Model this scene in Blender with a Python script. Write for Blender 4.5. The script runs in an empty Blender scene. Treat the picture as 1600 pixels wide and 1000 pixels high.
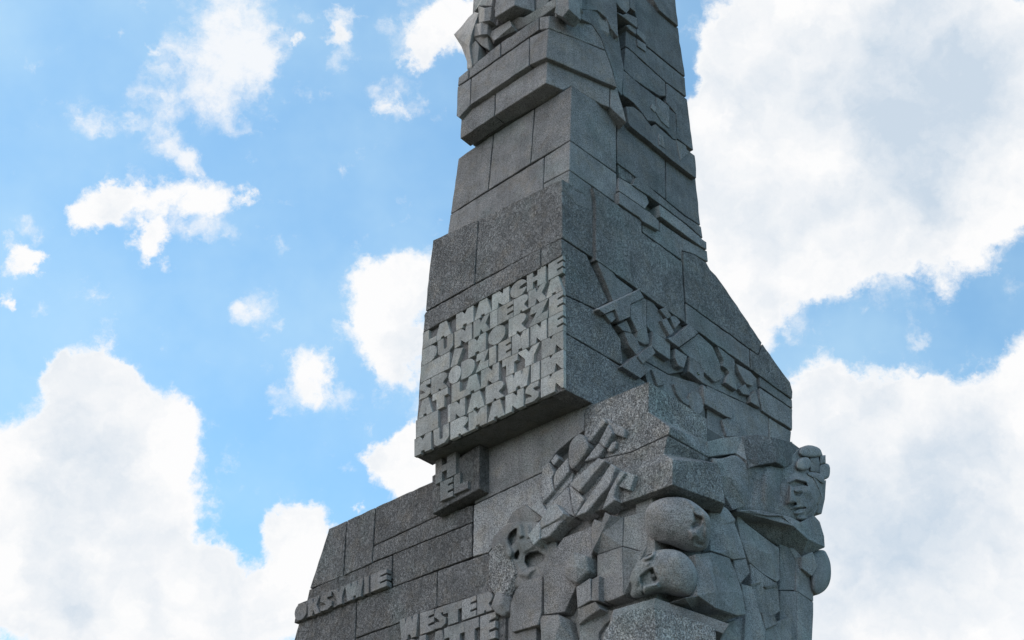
import bpy, bmesh, math, random
from mathutils import Vector, Matrix, noise

random.seed(7)
scene = bpy.context.scene
COL = scene.collection

# ------------------------------------------------------------------ camera
PITCH = math.radians(33.86)
FPX = 1967.0
CAM = Vector((0.0, 0.0, 1.7))
cam_d = bpy.data.cameras.new("camera")
cam_d.sensor_width = 36.0
cam_d.lens = FPX / 1600.0 * 36.0
cam_d.clip_end = 6000.0
cam = bpy.data.objects.new("camera", cam_d)
cam.location = CAM
cam.rotation_euler = (math.pi / 2 + PITCH, 0, 0)
COL.objects.link(cam)
scene.camera = cam
CF = Vector((0, math.cos(PITCH), math.sin(PITCH)))
CU = Vector((0, -math.sin(PITCH), math.cos(PITCH)))
CR = Vector((1, 0, 0))


def ray(x, y):
    return (CR * ((x - 800.0) / FPX) + CU * ((500.0 - y) / FPX) + CF).normalized()


# ------------------------------------------------------------------ sun, sky, exposure
SUN_AZ = math.radians(-41)      # from +Y, clockwise positive: the sun stands behind the monument
SUN_EL = math.radians(56)
SKY_STRENGTH = 0.15
sun_d = bpy.data.lights.new("sun", 'SUN')
sun_d.energy = 2.6
sun_d.angle = math.radians(0.53)
sun_d.color = (1.0, 0.95, 0.87)
sun = bpy.data.objects.new("sun", sun_d)
sdir = Vector((math.sin(SUN_AZ) * math.cos(SUN_EL), math.cos(SUN_AZ) * math.cos(SUN_EL), math.sin(SUN_EL)))
sun.rotation_euler = sdir.to_track_quat('Z', 'Y').to_euler()
sun.location = (0, 0, 80)
COL.objects.link(sun)

scene.view_settings.view_transform = 'Standard'
scene.view_settings.look = 'None'
scene.view_settings.exposure = 0.0
scene.view_settings.gamma = 1.0
scene.view_settings.use_curve_mapping = False


class NT:
    """small helper for wiring nodes"""
    def __init__(self, tree):
        self.t = tree
        self.n = tree.nodes
        self.n.clear()

    def node(self, kind, **kw):
        nd = self.n.new(kind)
        for k, v in kw.items():
            setattr(nd, k, v)
        return nd

    def put(self, sock, v):
        if v is None:
            return
        if isinstance(v, bpy.types.NodeSocket):
            self.t.links.new(v, sock)
        else:
            if isinstance(v, (tuple, list, Vector)) and len(v) == 3 and sock.type == 'RGBA':
                v = (v[0], v[1], v[2], 1.0)
            sock.default_value = v

    def math(self, op, a, b=None, c=None, clamp=False):
        nd = self.node('ShaderNodeMath', operation=op, use_clamp=clamp)
        for i, v in enumerate((a, b, c)):
            self.put(nd.inputs[i], v)
        return nd.outputs[0]

    def vmath(self, op, a, b=None, scale=None):
        nd = self.node('ShaderNodeVectorMath', operation=op)
        self.put(nd.inputs[0], a)
        self.put(nd.inputs[1], b)
        if scale is not None:
            self.put(nd.inputs['Scale'], scale)
        return nd.outputs['Value'] if op in ('DISTANCE', 'DOT_PRODUCT', 'LENGTH') else nd.outputs['Vector']

    def noise(self, vec, scale, detail=4.0, rough=0.5, dist=0.0, col=False):
        nd = self.node('ShaderNodeTexNoise')
        self.put(nd.inputs['Vector'], vec)
        nd.inputs['Scale'].default_value = scale
        nd.inputs['Detail'].default_value = detail
        nd.inputs['Roughness'].default_value = rough
        nd.inputs['Distortion'].default_value = dist
        return nd.outputs['Color'] if col else nd.outputs['Fac']

    def remap(self, v, a, b, c=0.0, d=1.0, smooth=True):
        nd = self.node('ShaderNodeMapRange')
        nd.interpolation_type = 'SMOOTHSTEP' if smooth else 'LINEAR'
        self.put(nd.inputs['Value'], v)
        for nm, q in (('From Min', a), ('From Max', b), ('To Min', c), ('To Max', d)):
            self.put(nd.inputs[nm], q)
        return nd.outputs['Result']

    def mix(self, fac, a, b, blend='MIX'):
        nd = self.node('ShaderNodeMix', data_type='RGBA', blend_type=blend)
        self.put(nd.inputs[0], fac)
        self.put(nd.inputs[6], a)
        self.put(nd.inputs[7], b)
        return nd.outputs[2]


world = bpy.data.worlds.new("World")
scene.world = world
world.use_nodes = True
world.cycles.sampling_method = 'MANUAL'
world.cycles.sample_map_resolution = 256
w = NT(world.node_tree)
tc = w.node('ShaderNodeTexCoord')
gdir = w.vmath('NORMALIZE', tc.outputs['Generated'])
sky = w.node('ShaderNodeTexSky', sky_type='NISHITA')
sky.sun_disc = False
sky.sun_elevation = SUN_EL
sky.sun_rotation = SUN_AZ
sky.altitude = 0
sky.air_density = 1.0
sky.dust_density = 0.1
sky.ozone_density = 2.0
# clouds: lobes at fixed directions of the sky, torn by layered noise
# (x, y, radius, weight) of each lobe, read off the photograph
LOBES = """
1180,60,95,1.3 1290,120,190,1.5 1450,80,210,1.5 1560,200,190,1.4 1400,255,180,1.4 1250,280,170,1.4 1190,420,120,1.3
1330,380,100,1.1 1470,330,105,1.1 1560,290,75,1.0 1120,250,90,1.2 1225,500,50,.6 1400,440,55,.7 1180,200,120,1.3 1130,110,55,.9 1160,500,60,.9 1100,330,80,1.1 1440,525,20,.45 1570,450,26,.4 1320,500,26,.3 
1290,622,66,1.3 1270,725,145,1.4 1385,655,88,1.4 1450,665,88,1.3 1560,665,78,1.2 1606,560,42,1.0 1420,800,200,1.5 1560,800,190,1.4 1300,900,190,1.4 1480,960,190,1.4 1600,960,150,1.3 1612,612,55,1.1
150,600,75,1.2 110,585,40,.9 180,565,32,.9 100,680,90,1.2 200,670,100,1.3 255,690,70,1.1 130,790,150,1.4 30,770,90,1.2 240,780,95,1.2 40,900,140,1.3 170,920,150,1.4 280,930,90,1.1 330,960,80,1.0 400,980,80,1.0 290,890,35,.8 470,860,60,1.0 460,930,70,1.0 490,840,40,.8 520,960,80,1.0 15,715,40,.9 330,900,60,.9 390,925,60,.8 440,830,34,.8 310,795,28,.5
600,450,55,1.1 640,430,60,1.1 590,520,60,1.0 640,520,70,1.1 620,590,50,.8 490,600,50,1.0 455,620,30,.7 530,620,28,.6 650,640,30,.6
610,710,48,1.1 660,720,55,1.2 580,700,26,.8 640,755,45,.9 560,792,16,.8 640,690,40,.9
150,330,42,1.0 185,315,38,1.0 125,350,30,.9 235,318,36,.9 290,312,36,.9 340,320,36,.9 378,310,22,.8 345,355,30,.7 240,370,34,1.0 215,380,34,.9 265,350,28,.7 310,368,26,.6 255,405,16,.6 65,345,22,.7 35,390,34,1.0 55,405,26,.9 20,425,22,.8 3,468,16,.8 62,465,20,.6
350,30,80,.6 395,40,60,.7 310,120,75,.45 375,110,65,.6 385,70,50,.4 425,120,24,.6 340,160,55,.35 265,130,45,.5 240,190,40,.45 150,170,38,.6 180,185,26,.5 265,235,30,.7 285,265,26,.7 300,255,20,.5 375,205,22,.5 460,70,18,.8 480,30,12,.4 225,8,18,.7 205,48,11,.6 245,70,10,.6
530,60,28,.8 540,20,30,.8 535,90,22,.7 610,60,34,.7 650,50,50,.9 700,30,55,1.0 640,90,34,.8 590,140,30,.6 610,165,38,.8 640,150,28,.7 600,190,16,.5 685,178,14,.4 660,15,40,.7 740,20,50,1.0
400,480,34,.45 380,490,18,.5 430,515,16,.45 430,385,18,.45 460,360,12,.4 410,440,16,.4
"""
SHADES = """
1400,120,210,.9 1450,260,130,.6 1300,330,90,.25 1500,60,160,.5 1400,780,190,.55 1500,700,120,.35 1340,850,150,.3 1560,900,120,.3
130,780,110,.5 60,800,90,.4 200,720,80,.25 110,950,90,.8 240,830,70,.3 340,80,110,.6 640,520,60,.2 300,180,90,.4 640,600,60,.2
"""


def lobes(txt):
    return [tuple(float(q) for q in s.split(',')) for s in txt.split()]


n_big = w.noise(gdir, 14.0, 6.0, 0.62, col=True)
n_fine = w.noise(gdir, 55.0, 6.0, 0.65, col=True)
warp = w.vmath('ADD', w.vmath('SCALE', w.vmath('SUBTRACT', n_big, (.5, .5, .5)), scale=0.055),
               w.vmath('SCALE', w.vmath('SUBTRACT', n_fine, (.5, .5, .5)), scale=0.022))
wdir = w.vmath('ADD', gdir, warp)
sdirw = w.vmath('ADD', gdir, w.vmath('SCALE', w.vmath('SUBTRACT', n_big, (.5, .5, .5)), scale=0.10))


def field(vec, lst, soft):
    acc = None
    for (x, y, r, wt) in lst:
        d0 = ray(x, y)
        ra = r / FPX * d0.dot(CF)
        dist = w.vmath('DISTANCE', vec, tuple(d0))
        v = w.remap(dist, ra * soft, 0.0, 0.0, wt)
        acc = v if acc is None else w.math('ADD', acc, v)
    return acc


ALL = lobes(LOBES)
dens = w.math('MINIMUM', field(wdir, [q for q in ALL if q[3] >= 0.75], 1.35), 1.6)
thin = w.math('MINIMUM', field(wdir, [q for q in ALL if q[3] < 0.75], 1.6), 1.0)
fb = w.noise(gdir, 30.0, 8.0, 0.6)
puff = w.node('ShaderNodeTexVoronoi', feature='SMOOTH_F1')
w.put(puff.inputs['Vector'], wdir)
puff.inputs['Scale'].default_value = 48.0
puff.inputs['Smoothness'].default_value = 0.6
fb2 = w.noise(wdir, 95.0, 6.0, 0.62)
edge = w.math('ADD', w.math('MULTIPLY', w.math('SUBTRACT', fb, 0.5), 1.5),
              w.math('MULTIPLY', w.math('SUBTRACT', fb2, 0.5), 0.85))
edge = w.math('ADD', edge, w.math('MULTIPLY', w.math('SUBTRACT', 0.42, puff.outputs['Distance']), 0.30))
dens2 = w.math('ADD', dens, edge)
# unseen cloud outside the view, thickened leftward to brighten the monument's left face
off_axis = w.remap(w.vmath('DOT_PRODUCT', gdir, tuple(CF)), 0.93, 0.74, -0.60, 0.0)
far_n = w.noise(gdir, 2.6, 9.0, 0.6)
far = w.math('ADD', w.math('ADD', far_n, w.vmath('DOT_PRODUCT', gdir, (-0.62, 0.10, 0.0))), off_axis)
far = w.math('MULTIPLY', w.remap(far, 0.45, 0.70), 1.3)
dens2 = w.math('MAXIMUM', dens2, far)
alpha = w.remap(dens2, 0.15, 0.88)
veil = w.math('ADD', w.math('MULTIPLY', w.math('SUBTRACT', fb, 0.5), 1.7), w.math('MULTIPLY', w.math('SUBTRACT', fb2, 0.5), 0.9))
veil = w.remap(w.math('ADD', thin, w.math('MULTIPLY', veil, w.remap(thin, 0.0, 0.3))), 0.12, 1.15, 0.0, 0.88)
alpha = w.math('MAXIMUM', alpha, veil)
shade = w.math('MINIMUM', field(sdirw, lobes(SHADES), 1.25), 1.1)
n_shade = w.noise(wdir, 9.0, 7.0, 0.6)
bill = w.math('ADD', w.math('MULTIPLY', w.math('SUBTRACT', w.noise(wdir, 11.0, 5.0, 0.5), 0.45), 2.0),
              w.math('MULTIPLY', w.math('SUBTRACT', w.noise(wdir, 32.0, 5.0, 0.55), 0.5), 0.9))
shade = w.math('ADD', w.math('MULTIPLY', w.math('MULTIPLY', shade, w.remap(n_shade, 0.30, 0.70, 0.60, 1.0)), 1.05), bill, clamp=True)
thick = w.remap(dens2, 0.45, 1.1)
shade = w.math('MULTIPLY', shade, thick)
cloud_col = w.mix(shade, (0.985, 0.985, 0.99), (0.60, 0.70, 0.81))
# clouds facing the sun are brighter than those seen against it
lit = w.remap(w.vmath('DOT_PRODUCT', gdir, tuple(sdir)), 0.55, -0.10, 1.0, 2.5)
lit_c = w.node('ShaderNodeVectorMath', operation='SCALE')
w.put(lit_c.inputs[0], cloud_col)
w.put(lit_c.inputs['Scale'], lit)
cloud_col = lit_c.outputs[0]
sky_col = w.mix(1.0, sky.outputs[0], (SKY_STRENGTH * 0.86, SKY_STRENGTH * 1.22, SKY_STRENGTH * 1.20), 'MULTIPLY')
haze_n = w.remap(w.noise(gdir, 5.0, 5.0, 0.6), 0.30, 0.75, 0.14, 0.50)
sky_col = w.mix(haze_n, sky_col, (0.64, 0.87, 1.0))
horizon = w.node('ShaderNodeSeparateXYZ')
w.put(horizon.inputs[0], gdir)
above = w.remap(horizon.outputs[2], -0.02, 0.03)
total = w.mix(w.math('MULTIPLY', alpha, above), sky_col, cloud_col)
bg = w.node('ShaderNodeBackground')
w.put(bg.inputs['Color'], total)
bg.inputs['Strength'].default_value = 1.0
wo = w.node('ShaderNodeOutputWorld')
world.node_tree.links.new(bg.outputs[0], wo.inputs[0])


# ------------------------------------------------------------------ materials
def granite(name, base, rough_amp, speck=0.30, scale=30.0, chisel=0.0):
    m = bpy.data.materials.new(name)
    m.use_nodes = True
    t = NT(m.node_tree)
    geo = t.node('ShaderNodeNewGeometry')
    pos = geo.outputs['Position']
    oi = t.node('ShaderNodeObjectInfo')
    rnd = oi.outputs['Random']
    wn = t.node('ShaderNodeTexWhiteNoise', noise_dimensions='1D')
    t.put(wn.inputs['W'], rnd)
    rnd2 = wn.outputs['Value']
    own = t.vmath('ADD', pos, t.vmath('SCALE', wn.outputs['Color'], scale=9.0))   # every stone its own grain
    # crystals, coarser in some stones than in others
    g1 = t.noise(own, scale * 1.5, 3.0, 0.6)
    g2 = t.noise(own, scale * 0.55, 3.0, 0.6)
    spk = t.remap(g1, 0.36, 0.64, 1.0 - speck, 1.0 + speck)
    dark = t.remap(g2, 0.30, 0.46, 0.68, 1.0)
    val = t.math('MULTIPLY', t.mix(t.remap(rnd2, 0, 1, 0.65, 1.0), (1, 1, 1), spk), dark)
    # each stone its own tone, soft weather patches, rain streaks
    val = t.math('MULTIPLY', val, t.remap(rnd, 0.0, 1.0, 0.88, 1.12, smooth=False))
    val = t.math('MULTIPLY', val, t.remap(t.noise(own, 1.1, 6.0, 0.62), 0.3, 0.7, 0.80, 1.20))
    sc = t.node('ShaderNodeMapping')
    t.put(sc.inputs['Vector'], pos)
    sc.inputs['Scale'].default_value = (4.5, 4.5, 0.30)
    val = t.math('MULTIPLY', val, t.remap(t.noise(sc.outputs[0], 1.5, 6.0, 0.65), 0.48, 0.70, 1.03, 0.86))
    tint = t.mix(t.remap(t.noise(own, 2.3, 5.0, 0.6), 0.45, 0.72, 0.0, 0.9), base,
                 (base[0] * 1.07, base[1] * 1.0, base[2] * 0.91))
    tint = t.mix(t.remap(t.noise(pos, 0.6, 4.0, 0.5), 0.48, 0.72, 0.0, 0.8), tint,
                 (base[0] * 0.91, base[1] * 1.02, base[2] * 1.00))
    lich = t.math('MULTIPLY', t.remap(t.noise(pos, 7.0, 6.0, 0.7), 0.60, 0.70, 0.0, 0.35), t.remap(t.noise(pos, 0.8, 2.0, 0.5), 0.5, 0.65))
    tint = t.mix(lich, tint, (0.42, 0.41, 0.36))
    h = t.math('MULTIPLY', t.noise(own, scale, 4.0, 0.65), 1.0)
    h = t.math('ADD', h, t.math('MULTIPLY', t.noise(own, scale * 0.33, 3.0, 0.55), 1.2))
    h = t.math('ADD', h, t.math('MULTIPLY', t.noise(own, 3.0, 3.0, 0.5), 2.2))
    if chisel:
        rel = t.node('ShaderNodeMapping')
        t.put(rel.inputs['Vector'], own)
        rel.inputs['Scale'].default_value = (1.0, 1.0, 0.65)
        rel.inputs['Rotation'].default_value = (0.3, 0.5, 0.2)
        ch = t.noise(rel.outputs[0], 13.0, 2.0, 0.5, 1.4)
        ch = t.remap(t.math('ABSOLUTE', t.math('SUBTRACT', ch, 0.5)), 0.0, 0.07)
        h = t.math('ADD', h, t.math('MULTIPLY', ch, chisel))
        val = t.math('MULTIPLY', val, t.remap(ch, 0.0, 0.6, 0.62, 1.04))       # darker in the tool marks
    hv = t.node('ShaderNodeVectorMath', operation='SCALE')
    t.put(hv.inputs[0], tint)
    t.put(hv.inputs['Scale'], val)
    bp = t.node('ShaderNodeBump')
    bp.inputs['Strength'].default_value = 1.0
    bp.inputs['Distance'].default_value = rough_amp
    t.put(bp.inputs['Height'], h)
    p = t.node('ShaderNodeBsdfPrincipled')
    t.put(p.inputs['Base Color'], hv.outputs[0])
    p.inputs['Roughness'].default_value = 0.88
    p.inputs['Specular IOR Level'].default_value = 0.25
    t.put(p.inputs['Normal'], bp.outputs[0])
    o = t.node('ShaderNodeOutputMaterial')
    m.node_tree.links.new(p.outputs[0], o.inputs[0])
    return m


G_BASE = (0.262, 0.256, 0.266)
M_MED = granite("granite", G_BASE, 0.020, speck=0.55)
M_ROUGH = granite("granite_chiselled", (0.262, 0.256, 0.264), 0.026, speck=0.44, chisel=1.0)
M_SMOOTH = granite("granite_dressed", (0.415, 0.416, 0.416), 0.010, speck=0.30)
M_CARVE = granite("granite_carved", (0.295, 0.289, 0.299), 0.016, speck=0.45)
M_RLIGHT = granite("granite_pitted", (0.370, 0.364, 0.374), 0.030, speck=0.58, scale=20.0, chisel=0.7)
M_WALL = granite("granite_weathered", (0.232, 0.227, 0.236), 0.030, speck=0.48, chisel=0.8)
M_WLIGHT = granite("granite_pale", (0.365, 0.364, 0.382), 0.016, speck=0.48, scale=22.0)
M_SHADE = granite("granite_shaded", (0.195, 0.192, 0.202), 0.018, speck=0.48)  # same granite darkened: shade of panels and upper right face put into colour
M_CORE = granite("granite_core", (0.16, 0.16, 0.16), 0.010)


def simple_mat(name, c1, c2, scale, rough=0.9):
    m = bpy.data.materials.new(name)
    m.use_nodes = True
    t = NT(m.node_tree)
    geo = t.node('ShaderNodeNewGeometry')
    n = t.noise(geo.outputs['Position'], scale, 6.0, 0.6)
    p = t.node('ShaderNodeBsdfPrincipled')
    t.put(p.inputs['Base Color'], t.mix(t.remap(n, 0.3, 0.7), c1, c2))
    p.inputs['Roughness'].default_value = rough
    o = t.node('ShaderNodeOutputMaterial')
    m.node_tree.links.new(p.outputs[0], o.inputs[0])
    return m


M_GRASS = simple_mat("grass", (0.034, 0.038, 0.018), (0.054, 0.052, 0.030), 0.8)
M_WEED = simple_mat("weed_green", (0.05, 0.09, 0.02), (0.09, 0.13, 0.04), 20.0)

# ------------------------------------------------------------------ the monument's frame of reference
AZ_A = math.radians(47.1)
DA = Vector((-math.sin(AZ_A), math.cos(AZ_A), 0))      # runs along the left face, away from the near corner
DB = Vector((math.cos(AZ_A), math.sin(AZ_A), 0))       # runs along the right face, away from the near corner
ZUP = Vector((0, 0, 1))


class Face:
    def __init__(self, o, n):
        self.o = o.copy()
        self.n = n.normalized()

    def hit(self, x, y, off=0.0):
        d = ray(x, y)
        q = self.o + self.n * off
        return CAM + d * ((q - CAM).dot(self.n) / d.dot(self.n))


r0 = ray(880, 607)
K0 = CAM + r0 * (26.0 / math.hypot(r0.x, r0.y))
FB = Face(K0, -DA)                                       # plane of the right face


def a_face(kb, kt):
    """left face whose near corner runs from pixel kb to pixel kt on the right face"""
    p, q = FB.hit(*kb), FB.hit(*kt)
    n = DA.cross((q - p).normalized())
    if n.dot(DB) > 0:
        n = -n
    return Face(p, n)


FA_TEXT = a_face((880, 607), (878, 279))
FA_SHAFT = a_face((889, 280), (893, 135))


def like(fc, kb):
    return Face(FB.hit(*kb), fc.n)


P3 = FA_SHAFT.hit(880, 141)                              # where the cornice's soffit meets shaft and end face
d = ray(853, 130)
K3 = CAM + d * ((P3.z - CAM.z) / d.z)
FA_C3 = Face(K3, FA_SHAFT.n)
e3 = (P3 - K3).normalized()
n3 = e3.cross(ZUP)
if n3.dot(K3 - CAM) > 0:
    n3 = -n3
FBC3 = Face(K3, n3)                                      # the cornice's end face, turned towards the viewer
FA_C2 = Face(K3 + FA_SHAFT.n * 0.16, FA_SHAFT.n)
FBC2 = Face(K3 + n3 * 0.14, n3)
d = ray(926, 632)
FA_LOW = Face(CAM + d * ((K0.z - CAM.z) / d.z), -DB)     # wall below, set back under the inscription block
FB_LOW = Face(FA_LOW.hit(1014, 596), -DA)
vo = FA_LOW.hit(1014, 760)
FD = Face(vo, -(DA + DB))                                # upright diagonal plane for the stones at the corner


def corner_pt(fa, fb, x, y):
    """point of the corner line nearest to the line of sight"""
    dline = fa.n.cross(fb.n).normalized()
    M = Matrix((fa.n, fb.n, dline))
    p0 = M.inverted() @ Vector((fa.o.dot(fa.n), fb.o.dot(fb.n), dline.dot(fa.o)))
    dr = ray(x, y)
    wv = p0 - CAM
    b = dline.dot(dr)
    dd, e = dline.dot(wv), dr.dot(wv)
    s = (b * e - dd) / (1 - b * b)
    return p0 + dline * s


# ------------------------------------------------------------------ builders
mon = bpy.data.objects.new("monument", None)
gd = FA_LOW.hit(1014, 900)
MON_O = Vector((gd.x, gd.y, 0.0))
mon.location = MON_O
mon["label"] = "tall grey granite monument with carved soldiers and raised inscriptions under a cloudy sky"
mon["category"] = "monument"
COL.objects.link(mon)


def link(name, bm, mat, parent=None, bevel=0.012, seg=1, smooth=False):
    bmesh.ops.recalc_face_normals(bm, faces=bm.faces)
    me = bpy.data.meshes.new(name)
    for v in bm.verts:
        v.co -= MON_O
    bm.to_mesh(me)
    bm.free()
    me.materials.append(mat)
    if smooth:
        for p in me.polygons:
            p.use_smooth = True
    ob = bpy.data.objects.new(name, me)
    COL.objects.link(ob)
    ob.parent = parent if parent is not None else mon
    if bevel:
        b = ob.modifiers.new("edges", 'BEVEL')
        b.width = bevel
        b.segments = seg
        b.limit_method = 'ANGLE'
        b.angle_limit = math.radians(28)
    return ob


def pts(s):
    if not isinstance(s, str):
        return [tuple(p) for p in s]
    return [tuple(float(q) for q in t.split(',')) for t in s.split()]


def inset(poly, g):
    """shrink a polygon by g pixels (joint width)"""
    n = len(poly)
    area = sum(poly[i][0] * poly[(i + 1) % n][1] - poly[(i + 1) % n][0] * poly[i][1] for i in range(n))
    sg = 1.0 if area > 0 else -1.0
    out = []
    for i in range(n):
        p0, p1, p2 = poly[i - 1], poly[i], poly[(i + 1) % n]
        e1 = Vector((p1[0] - p0[0], p1[1] - p0[1]))
        e2 = Vector((p2[0] - p1[0], p2[1] - p1[1]))
        if e1.length < 1e-6 or e2.length < 1e-6:
            out.append(p1)
            continue
        e1.normalize()
        e2.normalize()
        n1 = Vector((-e1.y, e1.x)) * sg
        n2 = Vector((-e2.y, e2.x)) * sg
        bis = n1 + n2
        if bis.length < 0.3:
            out.append(p1)
            continue
        k = 2.0 / max(bis.length_squared, 0.7)
        out.append((p1[0] + bis.x * g * k, p1[1] + bis.y * g * k) + tuple(p1[2:]))
    return out


def worn(poly, amt=0.42, step=10.0, closed=True):
    """break long edges of an outline into slightly uneven runs"""
    out = []
    n = len(poly)
    for i in range(n):
        a, b = poly[i], poly[(i + 1) % n]
        out.append(a)
        if not closed and i == n - 1:
            break
        ln = math.hypot(b[0] - a[0], b[1] - a[1])
        k = int(ln / step)
        for q in range(1, k):
            u = (q + random.uniform(-.25, .25)) / k
            e = random.uniform(-amt, amt) * (2.0 if random.random() < .12 else 1.0)
            p = [a[0] + (b[0] - a[0]) * u - (b[1] - a[1]) / ln * e, a[1] + (b[1] - a[1]) * u + (b[0] - a[0]) / ln * e]
            if len(a) > 2:
                p.append(a[2] + (b[2] - a[2]) * u)
            out.append(tuple(p))
    return out


def prism_bm(fc, poly, off=0.0, back=-0.45, bm=None):
    bm = bm or bmesh.new()
    fr, bk = [], []
    for p in poly:
        o = off + (p[2] if len(p) > 2 else 0.0)
        P = fc.hit(p[0], p[1], o)
        fr.append(bm.verts.new(P))
        bk.append(bm.verts.new(P - fc.n * (o - back)))
    n = len(fr)
    bm.faces.new(fr)
    bm.faces.new(bk[::-1])
    for i in range(n):
        j = (i + 1) % n
        bm.faces.new((fr[i], bk[i], bk[j], fr[j]))
    return bm


def stone(fc, poly, off=0.0, back=-0.45, mat=None, name="stone_block", gap=0.55, parent=None, bevel=0.012, jit=0.006):
    poly = pts(poly)
    if gap:
        if any(len(p) > 2 for p in poly):
            poly = [p if len(p) > 2 else (p[0], p[1], 0.0) for p in poly]
        poly = worn(inset(poly, gap))
    off = off + random.uniform(-jit, jit)
    bm = prism_bm(fc, poly, off, back)
    return link(name, bm, mat or M_MED, parent, bevel)


def corner(fa, pa, fb, pb, kt, kb, mat=None, depth=0.45, name="corner_stone", gap=0.55, bevel=0.016):
    """stone that wraps the near corner; kt and kb are the ends of its arris.
    pa: the other points on the left face, bottom to top; pb: the other points on the right face, top to bottom"""
    bm = bmesh.new()
    K1, K2 = corner_pt(fa, fb, *kt), corner_pt(fa, fb, *kb)
    g = gap * 0.014
    ax = (K1 - K2).normalized()
    K1, K2 = K1 - ax * g, K2 + ax * g
    inn = -(fa.n + fb.n) * depth
    k1, k2, i1, i2 = [bm.verts.new(v) for v in (K1, K2, K1 + inn, K2 + inn)]
    nk = max(1, int((K1 - K2).length / 0.22))
    mids = []
    for q in range(1, nk):
        c_ = K1.lerp(K2, q / nk)
        mids.append(bm.verts.new(c_ + inn.normalized() * (random.uniform(0, .012) + (0.02 if random.random() < .15 else 0))))

    def side(fc, plist, order):
        pl = [kt, kb] + plist if order else [kb, kt] + plist
        pl = inset([p if len(p) > 2 else (p[0], p[1], 0.0) for p in pl], gap)[2:]
        pl = worn(pl, closed=False)
        F = [fc.hit(p[0], p[1], p[2]) for p in pl]
        fv = [bm.verts.new(P) for P in F]
        bv = [bm.verts.new(P - fc.n * (depth + p[2])) for P, p in zip(F, pl)]
        a, b, ia, ib = (k1, k2, i1, i2) if order else (k2, k1, i2, i1)
        fr, bk = [a, b] + fv, [ia, ib] + bv
        bm.faces.new([a] + (mids if order else mids[::-1]) + [b] + fv)
        bm.faces.new(bk[::-1])
        n = len(fr)
        for i in range(1, n):
            j = (i + 1) % n
            bm.faces.new((fr[i], bk[i], bk[j], fr[j]))
    side(fa, pts(pa), True)
    side(fb, pts(pb), False)
    return link(name, bm, mat or M_MED, None, bevel)


def facets(fc, verts, faces, back=-0.25, mat=None, name="relief_block", parent=None, bevel=0.012, backdir=None):
    """faceted relief: verts (x, y, off), front faces by index, closed to the back plane"""
    bm = bmesh.new()
    fr = [bm.verts.new((v[3] if len(v) > 3 else fc).hit(v[0], v[1], v[2])) for v in verts]
    ed = {}
    for f in faces:
        bm.faces.new([fr[i] for i in f])
        for i in range(len(f)):
            a, b = f[i], f[(i + 1) % len(f)]
            ed[(a, b)] = ed.get((a, b), 0) + 1
    rim = [(a, b) for (a, b) in ed if (b, a) not in ed]
    bk = {}
    for a, b in rim:
        for i in (a, b):
            if i not in bk:
                bk[i] = bm.verts.new(fr[i].co + backdir if backdir else fr[i].co - fc.n * (verts[i][2] - back))
    for a, b in rim:
        bm.faces.new((fr[b], fr[a], bk[a], bk[b]))
    return link(name, bm, mat or M_CARVE, parent, bevel)


def smoothstep(a, b, x):
    t = max(0.0, min(1.0, (x - a) / (b - a)))
    return t * t * (3 - 2 * t)


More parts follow.
